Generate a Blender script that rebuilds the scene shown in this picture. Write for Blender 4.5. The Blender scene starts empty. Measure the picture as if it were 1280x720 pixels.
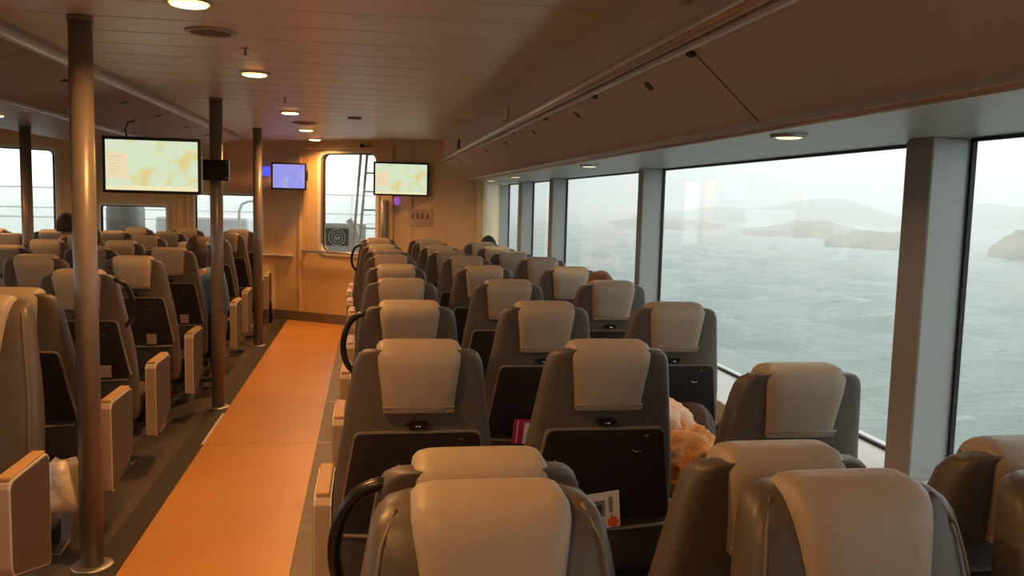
import bpy, bmesh, math, random
from mathutils import Vector, Matrix, noise
PI = math.pi
S = bpy.context.scene
COL = S.collection
random.seed(7)

# ------------------------------------------------------------------ camera, world, exposure
F_PX, YAW, PITCH, ROLL, EYE = 1074.75, .1665, .09947, .02592, 1.6
cd = bpy.data.cameras.new('camera'); cam = bpy.data.objects.new('camera', cd); COL.objects.link(cam)
cd.sensor_width = 36; cd.lens = 36 * F_PX / 1280; cd.clip_end = 5000; cd.clip_start = .02
_f = Vector((math.sin(YAW)*math.cos(PITCH), math.cos(YAW)*math.cos(PITCH), -math.sin(PITCH)))
_r = Vector((math.cos(YAW), -math.sin(YAW), 0)); _u = _r.cross(_f)
_r2 = _r*math.cos(ROLL) + _u*math.sin(ROLL); _u2 = -_r*math.sin(ROLL) + _u*math.cos(ROLL)
mw = Matrix((_r2, _u2, -_f)).transposed().to_4x4(); mw.translation = (0, 0, EYE)
cam.matrix_world = mw
S.camera = cam
S.view_settings.view_transform = 'Standard'; S.view_settings.look = 'None'
S.view_settings.gamma = 1; S.view_settings.use_curve_mapping = False
S.view_settings.exposure = 0.10

W = bpy.data.worlds.new('overcast'); S.world = W; W.use_nodes = True
nt = W.node_tree; bg = nt.nodes['Background']
tc = nt.nodes.new('ShaderNodeTexCoord'); sp = nt.nodes.new('ShaderNodeSeparateXYZ')
rp = nt.nodes.new('ShaderNodeValToRGB')
nt.links.new(tc.outputs['Generated'], sp.inputs[0]); nt.links.new(sp.outputs['Z'], rp.inputs[0])
rp.color_ramp.elements[0].position = 0.0; rp.color_ramp.elements[0].color = (.76, .79, .75, 1)
rp.color_ramp.elements[1].position = .7; rp.color_ramp.elements[1].color = (.95, 1.0, 1.0, 1)
nt.links.new(rp.outputs[0], bg.inputs[0]); bg.inputs[1].default_value = 2.0

WARM = (1, .47, .14)
LAMP_W = 17.0

# ------------------------------------------------------------------ materials
MATS = {}
def mat(name, col=(.5,.5,.5), rough=.5, metal=0, bump=None, emit=None, estr=1, spec=.5, vary=None, coat=0, sheen=0):
    if name in MATS: return MATS[name]
    m = bpy.data.materials.new(name); m.use_nodes = True; t = m.node_tree
    p = t.nodes['Principled BSDF']
    p.inputs['Base Color'].default_value = (*col, 1); p.inputs['Roughness'].default_value = rough
    p.inputs['Metallic'].default_value = metal; p.inputs['Specular IOR Level'].default_value = spec
    if coat: p.inputs['Coat Weight'].default_value = coat
    if sheen: p.inputs['Sheen Weight'].default_value = sheen
    if emit:
        p.inputs['Emission Color'].default_value = (*emit, 1); p.inputs['Emission Strength'].default_value = estr
    tcn = t.nodes.new('ShaderNodeTexCoord')
    if vary:
        sc, amt = vary
        n = t.nodes.new('ShaderNodeTexNoise'); n.inputs['Scale'].default_value = sc; n.inputs['Detail'].default_value = 4
        r = t.nodes.new('ShaderNodeValToRGB')
        r.color_ramp.elements[0].position = .3; r.color_ramp.elements[1].position = .7
        r.color_ramp.elements[0].color = (*[c*(1-amt) for c in col], 1); r.color_ramp.elements[1].color = (*[min(1, c*(1+amt)) for c in col], 1)
        t.links.new(tcn.outputs['Object'], n.inputs[0]); t.links.new(n.outputs['Fac'], r.inputs[0]); t.links.new(r.outputs[0], p.inputs['Base Color'])
    if bump:
        sc, st, ds = bump
        n = t.nodes.new('ShaderNodeTexNoise'); n.inputs['Scale'].default_value = sc; n.inputs['Detail'].default_value = 5
        b = t.nodes.new('ShaderNodeBump'); b.inputs['Strength'].default_value = st; b.inputs['Distance'].default_value = ds
        t.links.new(tcn.outputs['Object'], n.inputs[0]); t.links.new(n.outputs['Fac'], b.inputs['Height']); t.links.new(b.outputs[0], p.inputs['Normal'])
    MATS[name] = m; return m

leather = mat('grey_leather', (.105,.088,.074), .42, bump=(9, .35, .012), vary=(6, .12))
leather_back = mat('grey_leather_back', (.088,.076,.066), .5, bump=(14, .25, .006), vary=(5, .1))
tan = mat('tan_leather', (.36,.295,.225), .5, bump=(11, .32, .012), vary=(5, .07))
tan_hem = mat('tan_hem', (.30,.235,.165), .5)
tray_m = mat('tray_laminate', (.018,.014,.013), .45, vary=(20, .25))
edge_m = mat('tray_edge', (.30,.26,.22), .38, metal=.3)
black_pl = mat('black_plastic', (.012,.011,.011), .32)
net_m = mat('pocket_net', (.05,.045,.042), .8, bump=(120, .9, .004))
pad_m = mat('arm_pad', (.50,.30,.15), .42)
armb_m = mat('arm_body', (.42,.34,.27), .45)
armc_m = mat('arm_cover', (.085,.075,.066), .55, vary=(30, .08))
armw_m = mat('arm_edge', (.62,.58,.52), .4)
steel_m = mat('brushed_steel', (.42,.40,.38), .38, metal=.8)
base_m = mat('seat_base', (.03,.027,.025), .6)
pipe_m = mat('piping', (.15,.125,.10), .5)
wall_m = mat('wall_laminate', (.68,.48,.25), .42, vary=(1.5, .04))
wallg_m = mat('wall_grey_panel', (.42,.36,.27), .45)
ceil_m = mat('ceiling_plank', (.70,.70,.63), .36, vary=(1.2, .05), bump=(2.5,.06,.01))
groove_m = mat('ceiling_groove', (.05,.042,.035), .7)
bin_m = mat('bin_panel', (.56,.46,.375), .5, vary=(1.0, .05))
rail_m = mat('bin_rail', (.52,.42,.32), .3, metal=.35)
soffit_m = mat('soffit', (.40,.40,.37), .4, vary=(1, .03))
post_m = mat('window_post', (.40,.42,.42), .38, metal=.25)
post_shade_m = mat('post_inner_shade', (.25,.215,.19), .45)  # darker brown copy of the grey post: shade and cabin reflection in the colour
seal_m = mat('window_seal', (.012,.011,.02), .5)
sill_m = mat('sill', (.60,.60,.58), .35)
lower_m = mat('side_lining', (.45,.44,.41), .5)
carpet_m = mat('carpet', (.075,.057,.046), .85, bump=(150,.5,.004), vary=(2, .15))
dark_m = mat('dark_floor_strip', (.035,.025,.02), .65, vary=(20,.2))
greyfl_m = mat('grey_floor_strip', (.22,.18,.155), .6, vary=(12,.1))
aisle_m = mat('aisle_vinyl', (.56,.255,.065), .34, vary=(1.3,.08), bump=(40,.08,.002))
base_b = mat('baseboard', (.20,.155,.12), .4, metal=.2)
pole_m = mat('pole_paint', (.20,.165,.14), .34, metal=.12)
white_m = mat('white_paint', (.72,.72,.70), .4)
whiteout_m = mat('outside_white', (.66,.68,.67), .5, vary=(2,.05))
frame_m = mat('window_frame', (.70,.66,.60), .35)
chrome_m = mat('chrome', (.7,.66,.6), .18, metal=1)
bag_m = mat('plastic_bag', (.75,.68,.62), .3, bump=(18,.6,.02))
peach_m = mat('peach_cloth', (.84,.58,.40), .8, bump=(45,.5,.008), sheen=.3)
orange_m = mat('orange_cloth', (.72,.30,.07), .9, bump=(60,.7,.008), sheen=.3)
brown_m = mat('brown_cloth', (.06,.03,.022), .85)
paper_m = mat('paper', (.72,.68,.66), .6)
pink_m = mat('magenta_print', (.45,.02,.12), .5)
ink_m = mat('ink', (.05,.05,.05), .6)
inkgrey_m = mat('ink_grey', (.22,.21,.21), .6)
redprint_m = mat('orange_print', (.75,.13,.03), .5)
skin_m = mat('skin', (.50,.28,.19), .5)
hair_m = mat('brown_hair', (.05,.025,.014), .6, bump=(60,.8,.01))
hair2_m = mat('dark_hair', (.035,.018,.012), .7, bump=(70,.8,.008))
hat_m = mat('knit_hat', (.035,.038,.036), .9, bump=(90,.8,.006))
denim_m = mat('blue_jacket', (.10,.20,.34), .8, bump=(40,.3,.008))
cloth_m = mat('dark_cloth', (.03,.03,.035), .8)
green_m = mat('sign_green', (.03,.28,.10), .4)
signpale_m = mat('sign_pale', (.42,.48,.36), .4)
tick_m = mat('label_cream', (.55,.53,.38), .5)
blue_led = mat('blue_led', (.02,.02,.4), .5, emit=(.06,.08,1), estr=1.3)

def glow(name, col, s):
    m = bpy.data.materials.new(name); m.use_nodes = True; t = m.node_tree
    t.nodes.remove(t.nodes['Principled BSDF']); e = t.nodes.new('ShaderNodeEmission')
    e.inputs[0].default_value = (*col, 1); e.inputs[1].default_value = s
    t.links.new(e.outputs[0], t.nodes['Material Output'].inputs[0]); return m
lamp_glow = glow('lamp_glow', (1, .72, .40), 9)
lamp_halo_glow = glow('lamp_halo_glow', (1, .34, .045), 10)  # orange emission for the added halo band around the lenses
lamp_dim = glow('lamp_dim', (1, .86, .62), 1.1)

def glass_mat():
    m = bpy.data.materials.new('window_glass'); m.use_nodes = True; t = m.node_tree
    t.nodes.remove(t.nodes['Principled BSDF'])
    tr = t.nodes.new('ShaderNodeBsdfTransparent'); tr.inputs[0].default_value = (.96,.98,.965,1)
    gl = t.nodes.new('ShaderNodeBsdfGlossy'); gl.inputs['Roughness'].default_value = .03
    lw = t.nodes.new('ShaderNodeLayerWeight'); lw.inputs['Blend'].default_value = .5
    pw = t.nodes.new('ShaderNodeMath'); pw.operation = 'POWER'; pw.inputs[1].default_value = 5
    fr = t.nodes.new('ShaderNodeMath'); fr.operation = 'MULTIPLY_ADD'; fr.inputs[1].default_value = .90; fr.inputs[2].default_value = .06
    t.links.new(lw.outputs['Facing'], pw.inputs[0]); t.links.new(pw.outputs[0], fr.inputs[0])
    mx = t.nodes.new('ShaderNodeMixShader')
    t.links.new(fr.outputs[0], mx.inputs[0]); t.links.new(tr.outputs[0], mx.inputs[1]); t.links.new(gl.outputs[0], mx.inputs[2])
    t.links.new(mx.outputs[0], t.nodes['Material Output'].inputs[0]); return m
glass_m = glass_mat()

def screen_mat(name, c0, c1, c2, scale, s):
    m = bpy.data.materials.new(name); m.use_nodes = True; t = m.node_tree
    t.nodes.remove(t.nodes['Principled BSDF']); e = t.nodes.new('ShaderNodeEmission')
    tcn = t.nodes.new('ShaderNodeTexCoord'); n = t.nodes.new('ShaderNodeTexNoise'); n.inputs['Scale'].default_value = scale; n.inputs['Detail'].default_value = 2
    r = t.nodes.new('ShaderNodeValToRGB'); el = r.color_ramp.elements
    el[0].position = .0; el[0].color = (*c0, 1); el[1].position = .66; el[1].color = (*c2, 1)
    a = el.new(.53); a.color = (*c0, 1); b = el.new(.60); b.color = (*c1, 1)
    t.links.new(tcn.outputs['Object'], n.inputs[0]); t.links.new(n.outputs['Fac'], r.inputs[0]); t.links.new(r.outputs[0], e.inputs[0])
    e.inputs[1].default_value = s
    t.links.new(e.outputs[0], t.nodes['Material Output'].inputs[0]); return m
map_m = screen_mat('map_screen', (.60,.69,.49), (.64,.62,.32), (.68,.56,.25), 8, 1.05)
blue_scr = screen_mat('blue_screen', (.30,.30,.78), (.36,.34,.74), (.42,.36,.62), 9, 1.0)
table_glow = glow('screen_table', (.80,.66,.42), 1.0)
line_glow = glow('screen_lines', (.66,.50,.34), .95)
cream_glow = glow('screen_cream', (.82,.74,.45), 1.0)

# ------------------------------------------------------------------ mesh builder
class MB:
    def __init__(s): s.v = []; s.f = []; s.sm = []
    def add(s, vs, fs, smooth=False):
        o = len(s.v); s.v += [tuple(v) for v in vs]
        for f in fs: s.f.append(tuple(i+o for i in f)); s.sm.append(smooth)
        return s
    def frombm(s, bm, smooth=False):
        bm.verts.index_update()
        s.add([v.co.copy() for v in bm.verts], [[v.index for v in f.verts] for f in bm.faces], smooth); bm.free(); return s
    def box(s, a, b, bev=0, smooth=False, M=None, seg=2):
        bm = bmesh.new(); bmesh.ops.create_cube(bm, size=1)
        for v in bm.verts: v.co = Vector([(a[i]+b[i])/2 + v.co[i]*(b[i]-a[i]) for i in range(3)])
        if bev: bmesh.ops.bevel(bm, geom=bm.edges[:], offset=bev, segments=seg, affect='EDGES', profile=.5)
        if M: bmesh.ops.transform(bm, matrix=M, verts=bm.verts)
        return s.frombm(bm, smooth)
    def prism(s, poly, ax, a, b, bev=0, endf=None):
        # poly of 2-D points in the two other axes, extruded along ax from a to b
        def P(p, t):
            q = [p[0], p[1]]; q.insert(ax, t); return Vector(q)
        n = len(poly)
        if bev:
            bm = bmesh.new(); vs = [bm.verts.new(P(p, a)) for p in poly]; ws = [bm.verts.new(P(p, b)) for p in poly]
            bm.faces.new(vs); bm.faces.new(ws[::-1])
            for i in range(n): bm.faces.new((vs[i], ws[i], ws[(i+1)%n], vs[(i+1)%n]))
            bmesh.ops.recalc_face_normals(bm, faces=bm.faces[:])
            bmesh.ops.bevel(bm, geom=bm.edges[:], offset=bev, segments=2, affect='EDGES', profile=.5)
            return s.frombm(bm)
        vs = [P(p, a) for p in poly] + [P(p, b if endf is None else endf(p)) for p in poly]
        fs = [list(range(n))[::-1], list(range(n, 2*n))] + [(i, (i+1)%n, n+(i+1)%n, n+i) for i in range(n)]
        return s.add(vs, fs)
    def tube(s, pts, r, n=12, cap=True):
        pts = [Vector(p) for p in pts]; rings = []
        rs = r if isinstance(r, (list, tuple)) else [r]*len(pts)
        prev = None
        for i, p in enumerate(pts):
            d = (pts[min(i+1, len(pts)-1)] - pts[max(i-1, 0)]).normalized()
            if prev is None:
                a = d.orthogonal().normalized()
            else:
                a = (prev - d*prev.dot(d)).normalized()
            prev = a; b = d.cross(a)
            rings.append([p + (a*math.cos(2*PI*k/n) + b*math.sin(2*PI*k/n))*rs[i] for k in range(n)])
        return s.loft(rings, cap)
    def loft(s, rings, cap=True, smooth=True):
        n = len(rings[0]); vs = [v for r in rings for v in r]
        fs = [(i*n+k, i*n+(k+1)%n, (i+1)*n+(k+1)%n, (i+1)*n+k) for i in range(len(rings)-1) for k in range(n)]
        s.add(vs, fs, smooth)
        if cap:
            s.add(rings[0], [list(range(n))[::-1]], False); s.add(rings[-1], [list(range(n))], False)
        return s
    def lathe(s, prof, c=(0,0,0), n=24, smooth=True):
        rings = [[Vector((c[0]+r*math.cos(2*PI*k/n), c[1]+r*math.sin(2*PI*k/n), c[2]+z)) for k in range(n)] for r, z in prof]
        return s.loft(rings, True, smooth)
    def mesh(s, name, m, recalc=True):
        me = bpy.data.meshes.new(name); me.from_pydata(s.v, [], s.f)
        me.polygons.foreach_set('use_smooth', s.sm); me.materials.append(m)
        if recalc:
            bm = bmesh.new(); bm.from_mesh(me); bmesh.ops.remove_doubles(bm, verts=bm.verts, dist=1e-6); bmesh.ops.recalc_face_normals(bm, faces=bm.faces[:]); bm.to_mesh(me); bm.free()
        me.update(); return me
    def build(s, name, m, parent=None, mods=None):
        o = bpy.data.objects.new(name, s.mesh(name, m)); COL.objects.link(o)
        if parent: o.parent = parent
        return o

def tag(o, label=None, cat=None, group=None, kind=None):
    if label: o['label'] = label
    if cat: o['category'] = cat
    if group: o['group'] = group
    if kind: o['kind'] = kind
    return o
def empty(name, loc, rz=0, label=None, cat=None, group=None):
    o = bpy.data.objects.new(name, None); COL.objects.link(o); o.empty_display_size = .1
    o.location = loc; o.rotation_euler = (0, 0, rz); return tag(o, label, cat, group)
def copy_tree(o, parent=None):
    c = o.copy(); COL.objects.link(c)
    if parent: c.parent = parent
    for ch in list(o.children): copy_tree(ch, c)
    return c
def struct(name, mb, m, parent=None, label=None):
    o = mb.build(name, m, parent)
    if not parent: o['kind'] = 'structure'
    if label: o['label'] = label
    return o
def superring(cx, cy, z, hw, hd, ex=4, n=28):
    out = []
    for k in range(n):
        t = 2*PI*k/n; c, s_ = math.cos(t), math.sin(t)
        out.append(Vector((cx + hw*math.copysign(abs(c)**(2/ex), c), cy + hd*math.copysign(abs(s_)**(2/ex), s_), z)))
    return out

# ------------------------------------------------------------------ the cabin shell
CZ = 2.30
WX, GX = 1.80, 1.95          # inner face of window posts, glass plane
def wally(x):                # face of the forward bulkhead, angled towards the bow
    if x > -1.2: return 10.75 - .68*x
    if x > -3.35: return 11.566
    return 13.85 + .68*x
Y0 = -3.0
mb = MB(); mb.box((-6.2, Y0, -.12), (2.05, 13.2, 0)); struct('floor', mb, carpet_m)
# aisle floor
mb = MB()
mb.prism([(-1.03, Y0+.02), (-.32, Y0+.02), (-.32, 5.615), (-1.03, 5.615)], 2, .0, .006)
mb.prism([(-1.03, 5.62), (-.32, 5.62), (-.32, wally(-.32)-.03), (-1.03, wally(-1.03)-.03)], 2, .0, .006)
struct('floor', mb, aisle_m, label='orange vinyl aisle floor')
mb = MB(); mb.prism([(-.02, wally(-.02)-.03), (-.32, wally(-.32)-.03), (-.32, 9.8), (-.02, 9.8)], 2, 0, .005); struct('floor', mb, aisle_m)
mb = MB(); mb.box((-1.158, Y0+.02, 0), (-1.031, 11.3, .005)); struct('floor', mb, dark_m, label='dark floor border strip')
mb = MB(); mb.box((-.319, Y0+.02, 0), (-.16, 9.78, .005)); struct('floor', mb, greyfl_m, label='grey floor border strip')
mb = MB(); mb.box((-1.045, 5.62, .005), (-1.027, 6.42, .010)); mb.box((-.318, 5.60, .005), (-.17, 5.612, .0075)); mb.box((-.318, 6.75, .005), (-.17, 6.765, .0075)); struct('trim_1', mb, armw_m)

# ceiling: planks across the ship
mb = MB(); mb.box((-6.2, Y0, CZ+.012), (2.05, 13.2, CZ+.12)); struct('ceiling', mb, groove_m)
mb = MB(); y = 3.758 - .327*20
while y < 12.4:
    mb.box((-6.1, y+.006, CZ), (.90, y+.321, CZ+.014), .004, seg=1); y += .327
struct('ceiling', mb, ceil_m)

# walls: forward bulkhead in three facets with holes for the windows
def facet(name, p0, p1, holes, m, t=.08, z0=0, z1=CZ+.02):
    """vertical panel from p0 to p1 (seen from inside, left to right), holes in metres along it"""
    p0, p1 = Vector((*p0, 0)), Vector((*p1, 0)); L = (p1-p0).length; d = (p1-p0).normalized(); nrm = Vector((-d.y, d.x, 0))
    us = sorted({0, L, *[h[0] for h in holes], *[h[1] for h in holes]}); zs = sorted({z0, z1, *[h[2] for h in holes], *[h[3] for h in holes]})
    mb = MB(); M = Matrix((d, nrm, Vector((0,0,1)))).transposed().to_4x4(); M.translation = p0
    for a, b in zip(us, us[1:]):
        for c, e in zip(zs, zs[1:]):
            if any(h[0] <= (a+b)/2 <= h[1] and h[2] <= (c+e)/2 <= h[3] for h in holes): continue
            mb.box((a, 0, c), (b, t, e), M=M)
    return struct(name, mb, m), M
def rrect(u0, u1, z0, z1, r, n=6):
    out = []
    for cx, cz, a0 in ((u1-r, z1-r, 0), (u0+r, z1-r, PI/2), (u0+r, z0+r, PI), (u1-r, z0+r, 1.5*PI)):
        for k in range(n+1):
            a = a0 + PI/2*k/n; out.append((cx+r*math.cos(a), cz+r*math.sin(a)))
    return out
def ring(mb, outer, inner, y0, y1, M):
    n = len(outer); V = []
    for pts in (outer, inner):
        for yy in (y0, y1): V += [M @ Vector((p[0], yy, p[1])) for p in pts]
    fs = []
    for i in range(n):
        j = (i+1) % n
        fs += [(i, j, 2*n+j, 2*n+i), (n+i, n+j, 3*n+j, 3*n+i), (i, j, n+j, n+i), (2*n+i, 2*n+j, 3*n+j, 3*n+i)]
    mb.add(V, fs)
WN = [0]
def framed_window(M, u0, u1, z0, z1, r=.07, m=None, fw=.045, depth=.10):
    WN[0] += 1
    mb = MB()
    ring(mb, rrect(u0-fw, u1+fw, z0-fw, z1+fw, r+fw), rrect(u0, u1, z0, z1, r), -.012, depth, M)
    w = struct('window_%d' % WN[0], mb, m or frame_m)
    mb = MB(); pts = rrect(u0, u1, z0, z1, r); n = len(pts)
    mb.add([M @ Vector((p[0], depth*.6, p[1])) for p in pts], [list(range(n))]); g = mb.build('glass_pane', glass_m, w)
    mb = MB(); ring(mb, rrect(u0, u1, z0, z1, r), rrect(u0+.012, u1-.012, z0+.012, z1-.012, r-.008), depth*.45, depth*.58, M); mb.build('seal', seal_m, w)
    return w
A = (-1.2, wally(-1.2)); B = (1.30, wally(1.30)); La = math.hypot(B[0]-A[0], B[1]-A[1]); cs = (B[0]-A[0])/La
def ua(x): return (x - A[0])/cs
win = (ua(-.60), ua(.085), .91, 2.145)
o, MA = facet('wall_front', A, B, [win], wall_m)
framed_window(MA, *win, r=.10)
C0, C1 = (-3.35, 11.566), A
cwin = [(-3.35-C0[0]+.02, .80, .80, 1.43), (1.16, 1.98, .80, 1.60)]
o, MC = facet('wall_front', C0, C1, cwin, wall_m)
for h in cwin: framed_window(MC, *h, r=.03, fw=.03)
D0 = (-6.15, wally(-6.15)); Ld = math.hypot(C0[0]-D0[0], C0[1]-D0[1]); csd = (C0[0]-D0[0])/Ld
dwin = ((-4.55-D0[0])/csd, (-3.76-D0[0])/csd, .91, 2.085)
o, MD = facet('wall_front', D0, C0, [dwin], wall_m)
framed_window(MD, *dwin, r=.06)
# return wall between the bulkhead and the side windows
o, MR = facet('wall_right', B, (1.80, 11.95), [], wall_m, z1=1.86)
mb = MB(); mb.box((-6.2, Y0-.08, 0), (2.05, Y0, CZ)); struct('wall_back', mb, wallg_m)
# left side, with its own window band
mb = MB(); mb.box((-6.2, Y0, 0), (-6.08, 13.2, .75)); mb.box((-6.2, Y0, 1.85), (-6.08, 13.2, CZ))
yy = Y0
while yy < 12: mb.box((-6.2, yy, .75), (-6.02, yy+.16, 1.85)); yy += 2.94
struct('wall_left', mb, post_m)

# front-wall surface detail: frames, panel joints, baseboard, ledge, grey pipe
def on(M, mb, u0, u1, z0, z1, y0, y1, bev=0): mb.box((u0, y0, z0), (u1, y1, z1), bev, M=M)
mb = MB()
on(MA, mb, 0, La, .005, .125, -.018, .001, .004); struct('baseboard_front', mb, base_b)
mb = MB(); on(MC, mb, 0, 2.15, .005, .125, -.018, .001, .004); struct('baseboard_front', mb, base_b)
mb = MB()
on(MA, mb, ua(-.875), ua(-.845), .125, 2.2, -.03, .0, .004); on(MA, mb, ua(.27), ua(.30), .125, 2.2, -.03, .0, .004)
on(MA, mb, ua(-.875), ua(.30), 2.19, 2.225, -.035, .0, .004)
on(MA, mb, ua(-.76), ua(-.75), .125, 2.19, -.008, .0); on(MA, mb, ua(.50), ua(.508), .125, 2.3, -.01, 0)
struct('trim_2', mb, wall_m)
mb = MB(); on(MC, mb, .88, .92, .2, 2.1, -.02, 0, .004); on(MC, mb, 1.05, 1.08, .2, 2.1, -.02, 0, .004); struct('trim_3', mb, wall_m)
mb = MB(); p = MA @ Vector((ua(.205), -.045, 1.0)); mb.tube([p, p+Vector((0,0,.59))], .036, 20)
tag(mb.build('riser_pipe', post_m), 'grey vertical pipe on the front wall right of the tall window', 'pipe')
mb = MB(); on(MC, mb, 1.99, 2.14, .83, .85, -.06, 0, .003); on(MA, mb, 0.02, .30, .83, .85, -.06, 0, .003)
tag(mb.build('wall_ledge', frame_m), 'short narrow ledge on the front wall behind the third pole', 'ledge')
t = empty('handrail', (0,0,0), 0, 'horizontal steel handrail across the foot of the tall front window', 'handrail')
mb = MB(); mb.tube([MA @ Vector((ua(-.80), -.06, .915)), MA @ Vector((ua(.16), -.06, .915))], .014); mb.build('rail', steel_m, t)
for x in (-.80, .15):
    mb = MB(); mb.tube([MA @ Vector((ua(x), -.06, .915)), MA @ Vector((ua(x), -.001, .915))], .02); mb.build('bracket', steel_m, t)

# side: sill, lining, posts, glass, soffit
mb = MB(); mb.box((1.62, Y0, .60), (2.02, 12.6, .70), .008); struct('trim_4', mb, sill_m)
mb = MB(); mb.box((1.66, Y0, 0), (2.05, 12.6, .60)); struct('wall_right', mb, lower_m)
PY = [2.56-2.94*2, 2.56-2.94, 2.56, 5.56, 8.42, 10.19, 12.0]
for i, y in enumerate(PY):
    w = .14 if i < 3 else (.10 if i == 3 else .17)
    if i == 5: w = .24
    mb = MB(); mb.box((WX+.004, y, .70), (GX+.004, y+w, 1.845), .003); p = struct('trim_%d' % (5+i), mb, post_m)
    mb = MB(); mb.box((WX, y+.002, .70), (WX+.006, y+w-.002, 1.84), .001); mb.build('post_shade_face', post_shade_m, p)  # thin sheet painting the inboard face of the post as shaded
def side_window(y0, y1):
    WN[0] += 1; mb = MB()
    for a in ((y0, y0+.012, .70, 1.845), (y1-.012, y1, .70, 1.845), (y0, y1, .70, .712), (y0, y1, 1.835, 1.847)): mb.box((GX-.012, a[0], a[2]), (GX+.004, a[1], a[3]))
    w = struct('window_%d' % WN[0], mb, seal_m)
    mb = MB(); mb.add([(GX, y0+.01, .71), (GX, y1-.01, .71), (GX, y1-.01, 1.84), (GX, y0+.01, 1.84)], [(0,1,2,3)]); mb.build('glass_pane', glass_m, w)
ends = [y + (.14 if i < 3 else (.10 if i == 3 else (.24 if i == 5 else .17))) for i, y in enumerate(PY)]
for a, b in zip(ends, PY[1:]): side_window(a, b)
mb = MB(); mb.prism([(1.10, 1.83), (2.05, 1.85), (2.05, 2.31), (1.10, 2.31)], 1, Y0, 0, endf=lambda p: 12.4 if p[0] > 1.8 else wally(p[0])+.02)
mb.prism([(1.30, 1.832), (1.81, 1.842), (1.81, 2.31), (1.30, 2.31)], 1, 9.8, 12.3)
struct('ceiling', mb, soffit_m, label='grey soffit above the side windows')
# overhead bin casing
ef = lambda p: wally(p[0]) + .02
mb = MB(); mb.prism([(.855, 2.31), (.855, 2.09), (.868, 2.085), (.868, 2.045), (.89, 2.035), (1.112, 1.838), (1.135, 1.835), (1.16, 1.835), (1.16, 2.31)], 1, Y0, 0, endf=ef)
bins = struct('trim_20', mb, bin_m, label='brown overhead casing along the right side')
def railbar(x, z, r, m, y0=Y0+.02, y1=None, parent=None):
    mb = MB(); mb.tube([(x, y0, z), (x, (y1 if y1 else wally(x)-.005), z)], r, 16); return mb.build('rail', m, parent)
railbar(.850, 2.072, .024, rail_m, parent=bins); railbar(1.128, 1.842, .024, rail_m, parent=bins)
mb = MB(); mb.box((.862, Y0+.02, 2.032), (.878, wally(.87)-.01, 2.042)); mb.box((1.135, Y0+.02, 1.822), (1.150, wally(1.14)-.01, 1.832)); mb.build('light_strip', mat('pale_strip', (.62,.58,.52), .4), bins)
# joints and dark latch slots on the sloping panel
def onpanel(y, s, l, w, mb, dz=.002):
    # s = 0 top ... 1 bottom of the sloping panel
    x = .89 + (1.112-.89)*s; z = 2.035 + (1.838-2.035)*s
    d = Vector((.222, 0, -.197)).normalized(); n = Vector((-d.z, 0, d.x)) * -1
    c = Vector((x, y, z)); n = Vector((-.664, 0, -.748))
    ax = Vector((0, 1, 0))
    pts = [c + d*(l*math.cos(a)) + ax*(w*math.sin(a)) for a in [2*PI*k/12 for k in range(12)]]
    mb.add([p - n*.002 for p in pts] + [p + n*dz for p in pts], [list(range(12)), list(range(12, 24))] + [(k, (k+1)%12, 12+(k+1)%12, 12+k) for k in range(12)])
seam = MB()
for y in (2.35, 5.2, 8.1):
    a = Vector((.89, y, 2.035)); b = Vector((1.112, y, 1.838)); n = Vector((-.664, 0, -.748))
    seam.add([a+n*.0015+Vector((0,-.003,0)), a+n*.0015+Vector((0,.003,0)), b+n*.0015+Vector((0,.003,0)), b+n*.0015+Vector((0,-.003,0))], [(0,1,2,3)])
seam.build('joint', groove_m, bins)
for y in (2.84, 3.86, 4.9, 5.9, 6.9, 7.9, 8.9, 9.7):
    mb = MB(); onpanel(y, .17, .020, .026 if y < 5 else .03, mb); mb.build('latch', black_pl, bins)
for y in (2.37, 3.42, 4.4, 5.4):
    mb = MB(); onpanel(y, .02, .012, .03, mb, .004); mb.build('latch', black_pl, bins)
mb = MB(); mb.box((.843, 5.36, 2.118), (.856, 5.58, 2.205), .002)
tag(mb.build('wall_plate', tick_m), 'small pale rectangular plate on the upright face of the right overhead casing', 'plate')
mb = MB(); mb.box((.842, 8.32, 2.10), (.856, 8.52, 2.19), .003)
tag(mb.build('vent_slot', black_pl), 'dark narrow slot on the right overhead casing near the front wall', 'vent')
t = empty('exit_sign', (.845, 2.25, 2.205), 0, 'small green sign standing above the right overhead rail at the top edge', 'sign')
mb = MB(); mb.box((-.008, -.09, -.045), (.004, .09, .06), .003); mb.build('plate', green_m, t)
mb = MB(); mb.box((-.010, -.09, -.052), (-.004, .09, -.044)); mb.build('edge', tick_m, t)

# left overhead casing (island bins) and its rails
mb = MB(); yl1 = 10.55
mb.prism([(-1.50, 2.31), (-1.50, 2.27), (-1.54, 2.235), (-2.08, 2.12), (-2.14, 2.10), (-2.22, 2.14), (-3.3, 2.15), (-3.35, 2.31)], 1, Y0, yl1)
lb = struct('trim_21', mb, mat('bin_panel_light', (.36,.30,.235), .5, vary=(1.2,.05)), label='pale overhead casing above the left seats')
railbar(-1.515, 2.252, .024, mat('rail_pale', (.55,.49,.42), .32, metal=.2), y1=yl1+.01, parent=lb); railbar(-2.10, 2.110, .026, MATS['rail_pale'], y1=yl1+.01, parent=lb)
mb = MB()
for y in (4.4, 6.1, 7.8, 9.5):
    a = Vector((-1.56, y, 2.2305)); b = Vector((-2.07, y, 2.1215)); n = Vector((.21, 0, -.98))
    mb.add([a+n*.0015+Vector((0,-.003,0)), a+n*.0015+Vector((0,.003,0)), b+n*.0015+Vector((0,.003,0)), b+n*.0015+Vector((0,-.003,0))], [(0,1,2,3)])
mb.build('joint', groove_m, lb)
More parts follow.
